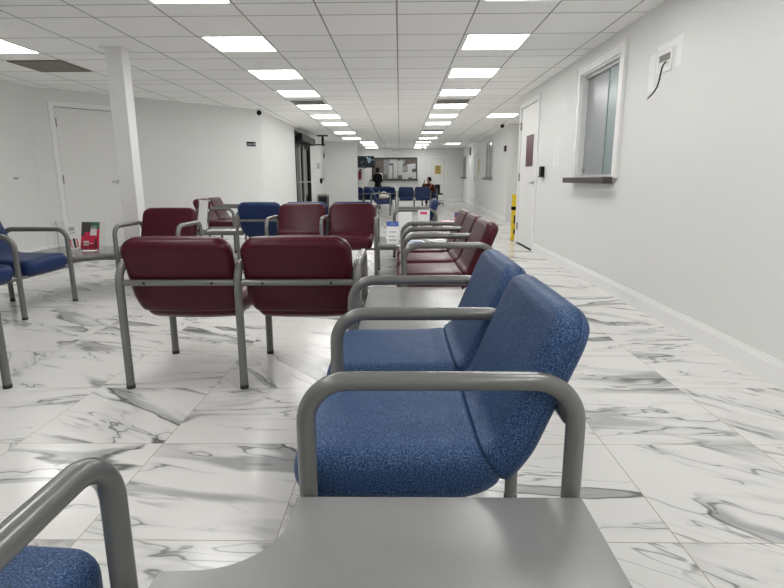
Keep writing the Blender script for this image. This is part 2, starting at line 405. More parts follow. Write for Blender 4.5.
door('door_4', TRR, 7.0, 7.8, 2.1, hinge_left=False, handle=1.0)

# ---- service window on the right wall
wr = sempty('window_1', (0, 0, 0))
bm = BM()
o0, o1, oz0, oz1 = wy0-.11, wy1+.11, wz0-.015, wz1+.09
for a in ((o0, wy0, -.022, 0, oz0, oz1), (wy1, o1, -.022, 0, oz0, oz1), (wy0, wy1, -.022, 0, wz1, oz1),
          (o0-.003, o0+.015, -.030, -.0005, oz0, oz1+.003), (o1-.015, o1+.003, -.030, -.0005, oz0, oz1+.003), (o0+.015, o1-.015, -.030, -.0005, oz1-.015, oz1+.003)): box(bm, *a, TRW)
struct('window_frame', bm, M['trim'], wr)
bm = BM()
for a in ((wy0, wy0+.018, 0, .12, wz0, wz1), (wy1-.018, wy1, 0, .12, wz0, wz1), (wy0, wy1, 0, .12, wz1-.018, wz1), (wy0, wy1, .0, .12, wz0-.005, wz0+.01)): box(bm, *a, TRW)
struct('window_jamb', bm, M['trim'], wr)
bm = BM(); box(bm, wy0+.018, wy1-.018, .035, .075, wz1-.05, wz1-.018, TRW); box(bm, wy0+.018, wy1-.018, .035, .075, wz0+.01, wz0+.022, TRW)
struct('sliding_track', bm, M['alu'], wr)
struct('glass_pane', bx(wy0+.02, 5.50, .052, .060, wz0+.02, wz1-.04, T=TRW), M['frost2'], wr)
struct('glass_pane', bx(5.42, wy1-.02, .062, .070, wz0+.02, wz1-.04, T=TRW), M['frost'], wr)
struct('pane_edge', bx(5.485, 5.505, .046, .062, wz0+.02, wz1-.04, T=TRW), M['frost2'], wr)
bm = BM(); cyl(bm, TRW @ Vector((6.08, .058, 1.15)), TRW @ Vector((6.08, .04, 1.15)), .018); struct('pane_lock', bm, M['chrome'], wr, True)
struct('window_sill', bx(wy0-.07, wy1+.10, -.12, -.0305, wz0-.065, wz0-.008, T=TRW, bev=.004), M['brown'], wr)
struct('window_apron', bx(wy0-.12, wy1+.02, -.018, -.001, wz0-.135, wz0-.066, T=TRW, bev=.004), M['trim'], wr)
# far corridor windows
def far_window(name, T, x0, x1, z0, z1):
    r = sempty(name, (0, 0, 0)); bm = BM()
    for a in ((x0-.06, x0, -.03, -.001, z0, z1+.06), (x1, x1+.06, -.03, -.001, z0, z1+.06), (x0, x1, -.03, -.001, z1, z1+.06)): box(bm, *a, T)
    struct('window_frame', bm, M['alu'], r)
    struct('glass_pane', bx(x0, x1, -.014, -.004, z0, z1, T=T), M['farglass'], r)
    bm = BM(); box(bm, (x0+x1)/2-.02, (x0+x1)/2+.02, -.028, -.012, z0, z1, T); struct('mullion', bm, M['alu'], r)
    struct('window_sill', bx(x0-.12, x1+.12, -.12, -.001, z0-.07, z0, T=T), M['grille'], r)
far_window('window_2', TRR, 2.85, 4.1, 1.10, 2.12)
far_window('window_3', TRR, 11.7, 13.4, 1.15, 2.05)

# reception opening in the back wall
rw = sempty('window_4', (0, YB, 0))
bm = BM()
for a in ((bw0-.05, bw0, -.02, .13, bz0, bz1+.05), (bw1, bw1+.05, -.02, .13, bz0, bz1+.05), (bw0, bw1, -.02, .13, bz1, bz1+.06)): box(bm, *a)
struct('window_frame', bm, M['brown'], rw)
struct('window_sill', bx(bw0-.16, bw1+.10, -.18, .12, bz0-.06, bz0), M['brown'], rw)
struct('board_panel', bx(bw0, bw1, .08, .12, bz0, bz1), M['board'], rw)
struct('glass_pane', bx(bw0, bw1, .03, .036, bz0, bz1), M['acrylic'], rw)
bm = BM()
for x in (-.62, .02): box(bm, x-.012, x+.012, .02, .045, bz0, bz1)
struct('mullion', bm, M['alu'], rw)

# entrance: dark double glass door with operator header
er = sempty('door_5', (-2.62, 0, 0)); bm = BM()
fr = [(ex0, ex0+.06, 0, ez), (ex1-.06, ex1, 0, ez), (ex0, ex1, ez-.30, ez-.24), (ex0, ex1, ez-.06, ez)]
for a, b, c, d in fr: box(bm, -.10, .015, a, b, c, d)
struct('door_frame', bm, M['blackmetal'], er)
mid = (ex0+ex1)/2
for a, b in ((ex0+.06, mid-.005), (mid+.005, ex1-.06)):
    bm = BM()
    for c in ((a, a+.05, .01, ez-.31), (b-.05, b, .01, ez-.31), (a, b, .01, .10), (a, b, ez-.38, ez-.31)): box(bm, -.06, -.02, *c)
    lf = struct('door_leaf', bm, M['blackmetal'], er)
    struct('glass_pane', bx(-.045, -.035, a+.05, b-.05, .10, ez-.38), M['clear'], er)
    bm = BM(); tube(bm, [(-.02, a+.10, 1.0), (.03, a+.10, 1.0), (.03, b-.10, 1.0), (-.02, b-.10, 1.0)], .014)
    struct('push_bar', bm, M['alu'], er)
bm = BM()
for y in (14.45, 15.05): box(bm, -.010, .004, y, y+.05, .01, ez-.31)
struct('vertical_rail', bm, M['alu'], er)
# black backdrop walls added behind the glass, standing in for night darkness
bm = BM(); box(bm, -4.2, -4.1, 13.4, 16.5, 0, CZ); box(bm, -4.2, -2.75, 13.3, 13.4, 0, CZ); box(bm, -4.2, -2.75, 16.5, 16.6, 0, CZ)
struct('wall_night_backdrop', bm, M['blackmetal'])

# ------------------------------------------------------------------ ceiling lights
LX = [(-1.8504, 'left'), (.5896, 'right')]
light_me = None
def light(x, y, z, label, group):
    global light_me
    t = thing('ceiling_light', label, 'ceiling light', (x+.305, y+.305, z), 0, group)
    if light_me is None:
        bm = BM(); e = .300
        for a in ((-e, -.262, -e, e), (.290, e, -e, e), (-.262, .290, -e, -.290), (-.262, .290, .272, e)): box(bm, *a, -.005, -.001)
        f = obj('frame', bm, M['trim'], t); bm = BM(); box(bm, -.262, .290, -.290, .272, -.003, -.001)
        d = obj('diffuser', bm, M['panel'], t); light_me = (f.data, d.data)
    else:
        obj('frame', light_me[0], None, t); obj('diffuser', light_me[1], None, t)
rowY = [5.246+1.525*k for k in range(-5, 6)]+[15.30, 17.45]
names = {5: 'large nearest panel whole in view', 4: 'panel cut by the top edge of the photo'}
ordw = ['first', 'second', 'third', 'fourth', 'fifth', 'sixth', 'seventh', 'eighth']
for k, y in enumerate(rowY):
    for x, side in LX:
        if k < 4: lab = 'ceiling light panel out of view, %s row, %s' % (side, ('fourth back from the cut one', 'third back from the cut one', 'second back from the cut one', 'just behind the cut one')[k])
        elif k == 4: lab = 'lit ceiling panel of the %s long row, cut by the top photo edge' % side
        else: lab = 'lit square ceiling panel, %s whole one of the %s long row counted from the viewer' % (ordw[k-5], side)
        light(x, y, CZ, lab, '%s row of ceiling lights' % side)
light(-3.6804-.61, 5.246, CZ, 'lit ceiling panel at the far left edge of the photo, beside the brown vent', None)
light(1.8096, 11.35, CZ, 'lit ceiling panel near the right wall, above the corridor opening past the yellow sign', None)
for j, y in enumerate((21.7, 23.4, 25.3)):
    for x, side in ((-1.60, 'left'), (.63, 'right')):
        light(x, y, CZ2, 'small lit panel in the raised far ceiling, %s of the three on the %s' % (('nearest', 'middle', 'farthest')[j], side), 'ceiling lights of the far room')
light(1.9, 22.8, CZ2, 'lone lit panel in the raised far ceiling above the yellow-signed door', None)
# vents in the ceiling
def vent(x, y, lab, col='grille'):
    t = thing('ceiling_vent', lab, 'ceiling vent', (x+.305, y+.305, CZ)); bm = BM()
    for a in ((-.30, -.27, -.30, .30), (.27, .30, -.30, .30), (-.27, .27, -.30, -.27), (-.27, .27, .27, .30)): box(bm, *a, -.010, -.001)
    obj('frame', bm, M['trim'] if col == 'grille' else M['board'], t)
    bm = BM()
    for i in range(22): yy = -.265+i*.0245; box(bm, -.27, .27, yy, yy+.014, -.009, -.003)
    obj('slats', bm, M[col], t); obj('backing', bx(-.27, .27, -.27, .27, -.002, -.001), M['board'], t)
M['brownvent'] = mat('brown_grille', (.30, .27, .22), .6)
vent(-4.2904, 6.161, 'brown slatted ceiling vent left of the white column', 'brownvent')
vent(-1.8504, 9.211, 'grey slatted ceiling vent between panels of the left light row')
vent(.5896, 9.211, 'grey slatted ceiling vent between panels of the right light row')
vent(.5896, 14.68, 'small far grey ceiling vent in the right light row')

# ------------------------------------------------------------------ linked seating
SX, RX = .285, -.285
def sweep_pad(stations, e=.034):
    """stations: (f, z, nf, nz, halfwidth, halfthick); rings of rounded rectangles, capped"""
    bm = BM(); rings = []
    for f, z, nf, nz, a, b in stations:
        rc = min(e, b*.98, a*.98); pts = []
        for cx, sy, a0 in ((1, 1, 0), (-1, 1, 90), (-1, -1, 180), (1, -1, 270)):
            for k in range(6):
                t = math.radians(a0+k*18); pts.append((cx*(a-rc)+rc*math.cos(t), sy*(b-rc)+rc*math.sin(t)))
            if a0 in (0, 180):
                s = 1 if a0 == 0 else -1
                for q in range(1, 8):
                    u = s*(a-rc)*(1-q/4); pts.append((u, s*(b+.006*(1-(u/(a-rc))**2)*min(1, b/.03))))
        rings.append([bm.verts.new((u, f+nf*w, z+nz*w)) for u, w in pts])
    n = len(rings[0])
    for r0, r1 in zip(rings, rings[1:]):
        for k in range(n): bm.faces.new((r0[k], r0[(k+1) % n], r1[(k+1) % n], r1[k]))
    bm.faces.new(rings[0]); bm.faces.new(rings[-1][::-1]); return bm
def shell_path():
    P = fillet([(0, .336, .388), (0, -.140, .394), (0, -.296, .782)], .16, 18)
    out = []; 
    for a, b in zip(P, P[1:]):
        n = max(1, int((b-a).length/.012))
        for k in range(n): out.append(a+(b-a)*k/n)
    out.append(P[-1]); return out
def make_shell():
    P = shell_path(); s = [0]
    for a, b in zip(P, P[1:]): s.append(s[-1]+(b-a).length)
    L = s[-1]
    # seam index: middle of the bend
    arc = min(range(len(P)), key=lambda i: (P[i]-Vector((0, -.118, .430))).length); seam = s[arc]
    st = []
    for i, p in enumerate(P):
        t = (P[min(i+1, len(P)-1)]-P[max(i-1, 0)]).normalized(); nf, nz = -(-t.z), -t.y   # normal toward sitter
        nf, nz = t.z, -t.y
        d0, d1 = s[i], L-s[i]; dsm = abs(s[i]-seam)
        wB = .273; wS = .250; k = min(1, max(0, (s[i]-seam+.01)/.12)); a = wS+(wB-wS)*math.sqrt(1-(1-k)**2); k2 = min(1, max(0, (s[i]-seam+.07)/.14)); k2 = k2*k2*(3-2*k2); b = .065-.021*k2
        for d, Rw in ((d0, .06), (d1, .085)):
            if d < Rw: a -= Rw-math.sqrt(max(0, Rw*Rw-(Rw-d)**2))
        for d, Rt in ((d0, .050), (d1, .038)):
            if d < Rt: b *= .12+.88*math.sqrt(max(0, 1-(1-d/Rt)**2))
        if dsm < .012: q = (1-dsm/.012); a -= .006*q; b -= .009*q*q
        st.append((p.y, p.z, nf, nz, a, b))
    # denser stations at both ends
    pr = [(f, z, nf, nz, a, b) for f, z, nf, nz, a, b in st[arc+1:] if b > .012]
    L_ = [Vector((-a-.0005, f-nf*b*.35, z-nz*b*.35)) for f, z, nf, nz, a, b in pr]; R2 = [Vector((-p.x, p.y, p.z)) for p in L_][::-1]
    pipe = tube(BM(), L_+R2, .0024, 6)
    return sweep_pad(st[:arc+1], .045), sweep_pad(st[arc:], .036), pipe
_old = shell_path
def shell_path():
    P = _old(); a, b = P[0], P[1]; fr = [0, .04, .09, .16, .26, .4, .55, .7, .85]
    d = (P[3]-P[0]); head = [P[0]+d*x for x in fr]; d2 = P[-4]-P[-1]; tail = [P[-1]+d2*x for x in fr][::-1]
    return head+P[3:-3]+tail
sb, bb, pb = make_shell()
proto = {}
s_o = obj('seat', sb, M['blue_near'], None, True); b_o = obj('backrest', bb, M['blue_near'], None, True); p_o = obj('piping', pb, M['blue_near'], None, True)
proto['blue_near'] = (s_o.data, b_o.data, p_o.data)
for c in ('blue', 'burg'):
    a = s_o.data.copy(); b = b_o.data.copy(); p_ = p_o.data.copy(); a.materials[0] = M[c]; b.materials[0] = M[c]; p_.materials[0] = M[c]; proto[c] = (a, b, p_)
bpy.data.objects.remove(s_o); bpy.data.objects.remove(b_o); bpy.data.objects.remove(p_o)
bm = BM(); path = fillet([(0, SX, .012), (0, SX, .645), (0, RX, .645), (0, RX, .012)], .092, 12); tube(bm, path, .0205, 18)
tube(bm, [(0, SX, .345), (0, .08, .345)], .010, 10)
t_o = obj('arm_frame', bm, M['steel'], None, True); arm_me = t_o.data; bpy.data.objects.remove(t_o)
bm = BM(); cyl(bm, (0, 0, 0), (0, 0, .02), .022, 14); t_o = obj('foot_glide', bm, M['glide'], None, True); glide_me = t_o.data; bpy.data.objects.remove(t_o)
bm = BM(); cyl(bm, (0, 0, 0), (0, -.004, 0), .007, 8); t_o = obj('bolt', bm, M['blackmetal'], None, True); bolt_me = t_o.data; bpy.data.objects.remove(t_o)

class Gang:
    def __init__(s, label, x, y, rz, group=None):
        s.o = thing('linked_seating', label, 'linked chairs', (x, y, 0), rz, group); s.rz = rz; s.x = x; s.y = y; s.near = False
    def arm(s, lx, ly=0, rot=0):
        a = obj('arm_frame', arm_me, None, s.o, loc=(lx, ly, 0)); a.rotation_euler.z = rot
        for y in (SX, RX): obj('foot_glide', glide_me, None, a, loc=(0, y, 0))
    def seat(s, lx, P, col, ly=0, rot=0):
        """seat between arms at lx and lx+P (along rot)"""
        c, sn = math.cos(rot), math.sin(rot)
        def put(o, dx, dy=0): o.location = (lx+c*dx-sn*dy, ly+sn*dx+c*dy, 0); o.rotation_euler.z = rot; return o
        k = (P-.041)/.544 if P < .585 else 1.0
        for n, me in (('seat', proto[col][0]), ('backrest', proto[col][1])):
            o = put(obj(n, me, None, s.o), P/2); o.scale.x = k
        obj('piping', proto[col][2], None, o)
        bm = BM(); tube(bm, [(-P/2+.018, -.276, .556), (P/2-.018, -.276, .556)], .0165, 12)
        r = put(obj('back_rail', bm, M['steel'], s.o, True), P/2)
        for q in (-.17, .17): obj('bolt', bolt_me, None, r, loc=(q, -.2922, .556))
        bm = BM(); tube(bm, [(-P/2+.01, SX-.01, .322), (P/2-.01, SX-.01, .322)], .013, 12)
        put(obj('seat_rail', bm, M['steel'], s.o, True), P/2)
    def top(s, poly, name='table_top', z=.395):
        """poly in world coordinates"""
        c, sn = math.cos(-s.rz), math.sin(-s.rz); pl = []
        for X, Y in poly: dx, dy = X-s.x, Y-s.y; pl.append((c*dx-sn*dy, sn*dx+c*dy))
        bm = prism(BM(), pl, z-.024, z); 
        es = [e for e in bm.edges if abs(e.verts[0].co.z-e.verts[1].co.z) < 1e-6 and e.verts[0].co.z > z-.001]
        bmesh.ops.bevel(bm, geom=es, offset=.003, segments=2, affect='EDGES')
        t = obj(name, bm, M['table'], s.o, True)
        cx = sum(p[0] for p in pl)/len(pl); cy = sum(p[1] for p in pl)/len(pl)
        ins = []
        n = len(pl)
        for i in range(n):      # inset apron loop
            a = Vector(pl[i-1]); b = Vector(pl[i]); d = Vector(pl[(i+1) % n])
            n1 = Vector((-(b-a).y, (b-a).x)).normalized(); n2 = Vector((-(d-b).y, (d-b).x)).normalized(); ar = sum(pl[j][0]*pl[(j+1) % n][1]-pl[(j+1) % n][0]*pl[j][1] for j in range(n))
            sg = 1 if ar > 0 else -1; v = (n1+n2); v = v.normalized()*sg if v.length > .01 else n1*sg
            ins.append(b+v*.018)
        bm = BM(); lo = [[bm.verts.new((p.x, p.y, zz)) for p in ins] for zz in (z-.058, z-.0245)]
        bm.faces.new(lo[0][::-1]); bm.faces.new(lo[1])
        for i in range(n): bm.faces.new((lo[0][i], lo[0][(i+1) % n], lo[1][(i+1) % n], lo[1][i]))
        obj('table_apron', bm, M['edge'], t)
        return t

def arcpts(cx, cy, rx, ry, a0, a1, n=12):
    return [(cx+rx*math.cos(math.radians(a0+(a1-a0)*k/n)), cy+ry*math.sin(math.radians(a0+(a1-a0)*k/n))) for k in range(n+1)]

# 1 near gang: corner table, two blue chairs facing left, table beyond, blue chair at lower left
g = Gang('nearest linked row: flecked blue chairs around an empty grey corner table', .085, 1.05, PI/2)
P1 = .57
for i in range(3): g.arm(i*P1)
for i in range(2): g.seat(i*P1, P1, 'blue_near')
XF, XR = .085-.305, .085+.30
g.top([(XR, .12), (XR, 1.024), (XF, 1.024)] + arcpts(XF-.14, .94, .14, .14, 0, -90) + [(-.42, .80), (-.42, .12)])
t2y = 1.05+2*P1
g.top([(XF+.03, t2y+.026), (XR, t2y+.026), (XR, 3.30), (XF+.03, 3.30)])
# left chair of the same gang faces +Y : its right arm at world X=-.485
def addworld(g, X, Y, rzw):   # local transform for a world placed sub element
    c, sn = math.cos(-g.rz), math.sin(-g.rz); dx, dy = X-g.x, Y-g.y
    return (c*dx-sn*dy, sn*dx+c*dy), rzw-g.rz
(lx, ly), rr = addworld(g, -.46, .478, 0); g.arm(lx, ly, rr)
(lx, ly), rr = addworld(g, -.46-P1, .478, 0); g.arm(lx, ly, rr); g.seat(lx, P1, 'blue_near', ly, rr)

# 2 burgundy pair seen from behind
g = Gang('two linked burgundy chairs seen from behind in the foreground centre-left', -1.40, 2.885, 0)
for i in range(3): g.arm(i*.593)
for i in range(2): g.seat(i*.593, .593, 'burg')

# 3 burgundy triple facing left, corner table, pair facing the viewer, table, blue chair
Y0 = 3.385
g = Gang('long linked L-shaped row, five burgundy chairs and a blue one around the magazine table', .31, Y0, PI/2)
for i in range(4): g.arm(i*.57)
for i in range(3): g.seat(i*.57, .57, 'burg')
ye = Y0+3*.57; FX = .31-.305; RXw = .31+.30
pf, pr = 5.72-.02, 6.29+.02
(lx, ly), rr = addworld(g, -.255, 5.72+.285, PI)
for i in range(3):
    (lx, ly), rr = addworld(g, -.255-.585*i, 5.72+.285, PI); g.arm(lx, ly, rr)
    if i < 2: g.seat(lx, .585, 'burg', ly, rr)
g.top([(RXw, ye+.026), (RXw, pr), (-.23, pr), (-.23, 5.50)] + arcpts(FX-.07, 5.43, .07, .07, 90, 0, 6) + [(FX, ye+.026)])
ta, tb = 7.36, 7.94
g.top([(RXw, pr+.004), (RXw, ta-.026), (FX, ta-.026), (FX, pr+.004)])
for yy in (ta, tb): g.arm(yy-Y0, .10)
g.seat(ta-Y0, tb-ta, 'blue', .10)

# 4 left corner: two blue chairs facing right, corner table, burgundy chair facing the viewer
g = Gang('linked blue and burgundy chairs on the left around the table with red brochures', -3.205, 4.65, -PI/2)
for i in range(3): g.arm(i*.66)
for i in range(2): g.seat(i*.66, .66, 'blue')
for i in range(2):
    (lx, ly), rr = addworld(g, -2.035-.585*i, 5.165, PI); g.arm(lx, ly, rr)
    if i == 0: g.seat(lx, .585, 'burg', ly, rr)
g.top([(-3.50, 4.676), (-2.90, 4.676)] + arcpts(-2.646, 4.676, .245, .20, 180, 90)[1:] + [(-2.646, 5.47), (-3.50, 5.47)])

# 5 near left: only a leg shows
g = Gang('chair cut off by the left photo edge, only a grey tube leg showing', -2.335, 2.60, -PI/2)
g.arm(0); g.arm(.58); g.seat(0, .58, 'blue')

# 6 blue triple facing away behind the burgundy pair
g = Gang('three linked blue chairs seen from behind, back to back with burgundy chairs', -2.055, 7.035, 0)
for i in range(4): g.arm(i*.585)
for i in range(3): g.seat(i*.585, .585, 'blue')
# 7 burgundy pair facing right at back left with table
g = Gang('two linked burgundy chairs facing right at the back left, with a small paper-strewn table', -2.72, 9.0, -PI/2)
for i in range(3): g.arm(i*.57)
for i in range(2): g.seat(i*.57, .57, 'burg')
g.top([(-2.98, 7.1), (-2.09, 7.1), (-2.09, 7.40)] + arcpts(-2.09, 7.83, .28, .25, 270, 180)[1:] + [(-2.37, 7.834), (-2.98, 7.834)])
# 8.. far room
g = Gang('two linked blue chairs facing the viewer in front of the far reception', 1.11, 19.6, PI)
for i in range(3): g.arm(i*.585)
for i in range(2): g.seat(i*.585, .585, 'blue')
g = Gang('single blue armchair facing right in the distance, seen from its side', -.575, 16.70, -PI/2)
g.arm(0); g.arm(.585); g.seat(0, .585, 'blue')
g = Gang('far row of dark blue chairs seen from behind, beside the white partition', -1.90, 19.92, 0)
for i in range(4): g.arm(i*.585)
for i in range(3): g.seat(i*.585, .585, 'blue')
g = Gang('farthest pair of blue chairs, seen from behind below the television', -1.45, 21.6, 0)
for i in range(3): g.arm(i*.57)
for i in range(2): g.seat(i*.57, .57, 'blue')
g = Gang('single blue chair under the seated person in the reddish jacket', 1.50, 22.0, PI)
g.arm(0); g.arm(.585); g.seat(0, .585, 'blue')

# side table with pink magazines behind the blue chair
t = thing('side_table', 'low grey side table with pink magazines behind the lone blue chair', 'table', (.90, 8.75, 0))
obj('table_top', bx(-.28, .34, -.40, .40, .37, .395, bev=.003), M['table'], t)
for sx, sy in ((-.25, -.36), (.31, -.36), (-.25, .36), (.31, .36)):
    bm = BM(); cyl(bm, (sx, sy, 0), (sx, sy, .37), .016, 12); obj('leg', bm, M['steel'], t, True)

# ------------------------------------------------------------------ brochures, magazines
TZ = .3955
def card(name, label, cat, x, y, z, wd, ht, th, m, tilt=0, rz=0, group=None, bands=(), base=None):
    """upright printed card; local -y = its face; bands = (x0,x1,z0,z1,mat,name)"""
    t = thing(name, label, cat, (x, y, z), rz, group); t.rotation_euler.x = tilt
    obj('cover', bx(-wd/2, wd/2, 0, th, 0, ht), M[m], t)
    for b in bands: obj(b[5], bx(b[0]*wd, b[1]*wd, -.0012, -.0001, b[2]*ht, b[3]*ht), M[b[4]], t)
    return t
# left corner table
t = thing('brochure_holder', 'clear acrylic stand holding red brochures on the left corner table', 'brochure holder', (-3.05, 5.20, TZ), math.radians(-8))
bm = BM(); box(bm, -.115, .115, -.03, .05, 0, .004); box(bm, -.115, .115, -.032, -.028, 0, .075); obj('tray', bm, M['acrylic'], t)
bk = obj('back_plate', bx(-.115, .125, .045, .049, 0, .275), M['acrylic'], t); bk.rotation_euler.x = -.22; 
tl = math.radians(-13)
card('brochure', 'red brochure with a photo top and white square, standing in the clear stand', 'brochure', -3.055, 5.198, TZ+.006, .195, .265, .004, 'red', tl, math.radians(-8),
     bands=((-.5, .02, .62, 1, 'darkprint', 'photo_strip'), (.02, .5, .74, 1, 'greenprint', 'photo_strip'), (.0, .36, .50, .86, 'paper', 'white_square'), (-.5, -.3, .45, .62, 'darkprint', 'photo_strip')))
card('brochure', 'small bright red brochure with a white text block, in front of the taller one', 'brochure', -3.04, 5.168, TZ+.006, .165, .13, .003, 'red', math.radians(-6), math.radians(-8),
     bands=((-.36, .0, .46, .62, 'paper', 'text_line'), (-.36, -.02, .28, .40, 'paper', 'text_line'), (.0, .26, .40, .47, 'paper', 'text_line'), (.38, .5, .1, .8, 'darkprint', 'dark_edge')))
_lf = card('leaflet', 'narrow white leaflet with dark stripes leaning left of the red brochures', 'leaflet', -3.15, 5.13, TZ+.012, .085, .25, .003, 'paper', math.radians(-14), math.radians(14),
     bands=((-.1, .15, .05, .42, 'darkprint', 'dark_stripe'), (.25, .38, .05, .40, 'red', 'red_stripe'), (-.38, -.28, .05, .42, 'red', 'red_stripe'), (-.3, .3, .62, .66, 'paper2', 'text_line'), (-.3, .3, .72, .88, 'paper2', 'text_block')))
bm = BM(); box(bm, -.06, -.057, -.02, .05, 0, .27); box(bm, -.06, .05, .046, .05, 0, .27)
tag(obj('acrylic_stand', bm, M['acrylic'], loc=(-3.33, 5.2, TZ)), 'empty clear acrylic stand at the left end of the left corner table', 'stand')
card('leaflet', 'small white card lying flat before the red brochures', 'leaflet', -3.0, 5.06, TZ+.001, .12, .07, .0015, 'paper', -PI/2, 0)
_lf.rotation_euler.y = -.17
# back left table
card('leaflet_stand', 'tall clear and white leaflet stand on the back left table beside burgundy chairs', 'leaflet stand', -2.65, 7.14, TZ, .19, .42, .03, 'acrylic', math.radians(-10), math.radians(-30),
     bands=((-.45, .45, .04, .97, 'paper', 'white_sheet'),))
def flat(x, y, rz, wd, ln, m, label, group=None, z=TZ, name='magazine', th=.004, band=None):
    t = thing(name, label, name, (x, y, z), rz, group); obj('cover', bx(-wd/2, wd/2, -ln/2, ln/2, 0.0005, th), M[m], t)
    if band: obj('printed_block', bx(-wd*.38, wd*.38, -ln*.35, ln*band[0], th, th+.0006), M[band[1]], t)
flat(-2.45, 7.22, .1, .24, .30, 'paper', 'white sheets lying on the back left table', name='paper_sheet', band=(.3, 'paper2'))
flat(-2.22, 7.24, -.2, .2, .28, 'paper', 'white sheet at the right end of the back left table', name='paper_sheet')
# centre table
card('brochure', 'white brochure with a blue header standing at the near edge of the magazine table', 'brochure', -.075, 5.60, TZ, .125, .235, .003, 'paper', math.radians(-16), 0,
     bands=((-.5, .5, .78, 1, 'blueprint', 'blue_header'), (-.3, .3, .5, .56, 'paper2', 'text_line'), (-.35, .2, .3, .36, 'paper2', 'text_line'), (-.3, .3, .12, .2, 'paper2', 'text_line'), (-.2, .2, .87, .91, 'paper', 'header_text')))
card('leaflet', 'tall plain white leaflet standing behind the blue-headed brochure', 'leaflet', .065, 5.95, TZ, .15, .31, .03, 'paper', math.radians(-6), math.radians(10), bands=((.1, .4, .08, .16, 'darkprint', 'dark_mark'),))
card('leaflet', 'white printed leaflet with pink corner standing at the far end of the magazine table', 'leaflet', .30, 6.85, TZ, .15, .28, .02, 'paper', math.radians(-5), math.radians(-12),
     bands=((-.3, .1, .2, .5, 'paper2', 'printed_block'), (-.3, .3, .8, .92, 'pink', 'pink_band')))
k = 0
for x, y, r, mm, bd in ((.10, 5.35, .3, 'paper', 'paper2'), (.36, 5.42, -.2, 'paper', 'paper2'), (.16, 5.75, .15, 'paper', 'blueprint'), (.44, 5.85, .5, 'paper', 'paper2'), (.28, 6.15, -.4, 'paper', 'purple'),
                   (.48, 6.42, .1, 'paper', 'pink'), (.22, 6.55, .2, 'paper2', 'paper'), (.15, 7.05, -.3, 'paper', 'paper2'), (.46, 7.0, .3, 'paper', 'paper2'), (-.05, 6.1, .1, 'paper', 'paper2')):
    where = ['nearest on the left of the magazine table', 'nearest on the right of the magazine table', 'with a blue block just behind the nearest ones', 'turned askew on the right side', 'with a dark purple block in the middle of the table',
             'with a pink block on the right side of the table', 'grey-toned, left of the pink-blocked one', 'far left end of the table', 'far right end of the table', 'behind the blue-headed brochure at left'][k]; k += 1
    flat(x, y, r, .21, .27, mm, 'white magazine lying flat, '+where, 'magazines on the centre table', band=(.1, bd), z=TZ+.0005*(k % 3))
for x, y, r, mm, bd, lb in ((.78, 8.60, .2, 'pink', 'paper', 'pink and white magazine at the left of the side table'), (1.03, 8.95, -.2, 'purple', 'pink', 'dark purple and pink magazine at the far right of the side table'),
                            (1.02, 8.50, .1, 'paper', 'paper2', 'white magazine at the near right of the side table')):
    flat(x, y, r, .21, .28, mm, lb, 'magazines on the side table', band=(.2, bd))
card('magazine', 'purple and pink magazine propped up on the side table', 'magazine', 1.0, 9.02, TZ, .16, .12, .004, 'purple', math.radians(-20), 0, bands=((-.5, .1, 0, .35, 'pink', 'pink_band'),))

# ------------------------------------------------------------------ right wall fittings
def onR(*a, **k): return bx(*a, T=TRW, **k)
t = thing('cable_outlet_box', 'white recessed wall plate with a black cable hanging out, high on the right wall', 'wall box')
bm = BM(); y0, y1, z0, z1 = 4.15, 4.375, 1.825, 1.975
for a in ((y0, y0+.022, -.010, .0, z0, z1), (y1-.022, y1, -.010, .0, z0, z1), (y0+.022, y1-.022, -.010, .0, z0, z0+.022), (y0+.022, y1-.022, -.010, 0, z1-.022, z1)): box(bm, *a, TRW)
obj('frame', bm, M['trim'], t)
obj('recess', onR(y0+.022, y1-.022, -.003, -.0005, z0+.022, z1-.022), M['wallpatch'], t)
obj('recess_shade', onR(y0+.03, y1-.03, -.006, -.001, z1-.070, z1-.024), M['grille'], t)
bm = BM(); pts = [(1.968, 4.25, 1.895), (1.945, 4.215, 1.885), (1.918, 4.19, 1.845), (1.91, 4.195, 1.78), (1.908, 4.215, 1.725), (1.904, 4.26, 1.685), (1.902, 4.34, 1.655)]
def smooth(pts, n=6):
    P = [Vector(p) for p in pts]; out = []
    for i in range(len(P)-1):
        a, b, c, d = P[max(i-1, 0)], P[i], P[i+1], P[min(i+2, len(P)-1)]
        for k in range(n):
            t = k/n; out.append(.5*((2*b)+(c-a)*t+(2*a-5*b+4*c-d)*t*t+(3*b-a-3*c+d)*t**3))
    out.append(P[-1]); return out
tube(bm, smooth(pts), .0055, 10); obj('cable', bm, M['black'], t, True)
bm = BM(); cyl(bm, (1.902, 4.338, 1.656), (1.903, 4.36, 1.649), .004, 8); obj('cable_tip', bm, M['chrome'], t, True)
# paint touch ups
bm = BM()
for a in ((4.02, 4.10, 1.83, 2.04), (4.42, 4.52, 1.72, 1.99), (6.9, 7.0, 1.35, 1.55), (6.98, 7.08, 1.20, 1.42), (6.86, 6.93, 1.22, 1.38), (6.75, 6.80, 1.86, 1.96), (7.3, 7.34, 1.86, 1.96), (4.1, 4.4, 1.99, 2.03)): box(bm, a[0], a[1], -.0012, 0, a[2], a[3], TRW)
struct('trim_4', bm, M['wallpatch'])
t = thing('wall_dispenser', 'small black card reader on the wall beside the right door', 'card reader')
obj('body', onR(7.48, 7.60, -.05, -.001, 1.09, 1.22, bev=.008), M['black'], t); obj('base_lip', onR(7.47, 7.61, -.055, -.001, 1.075, 1.09), M['bin'], t)
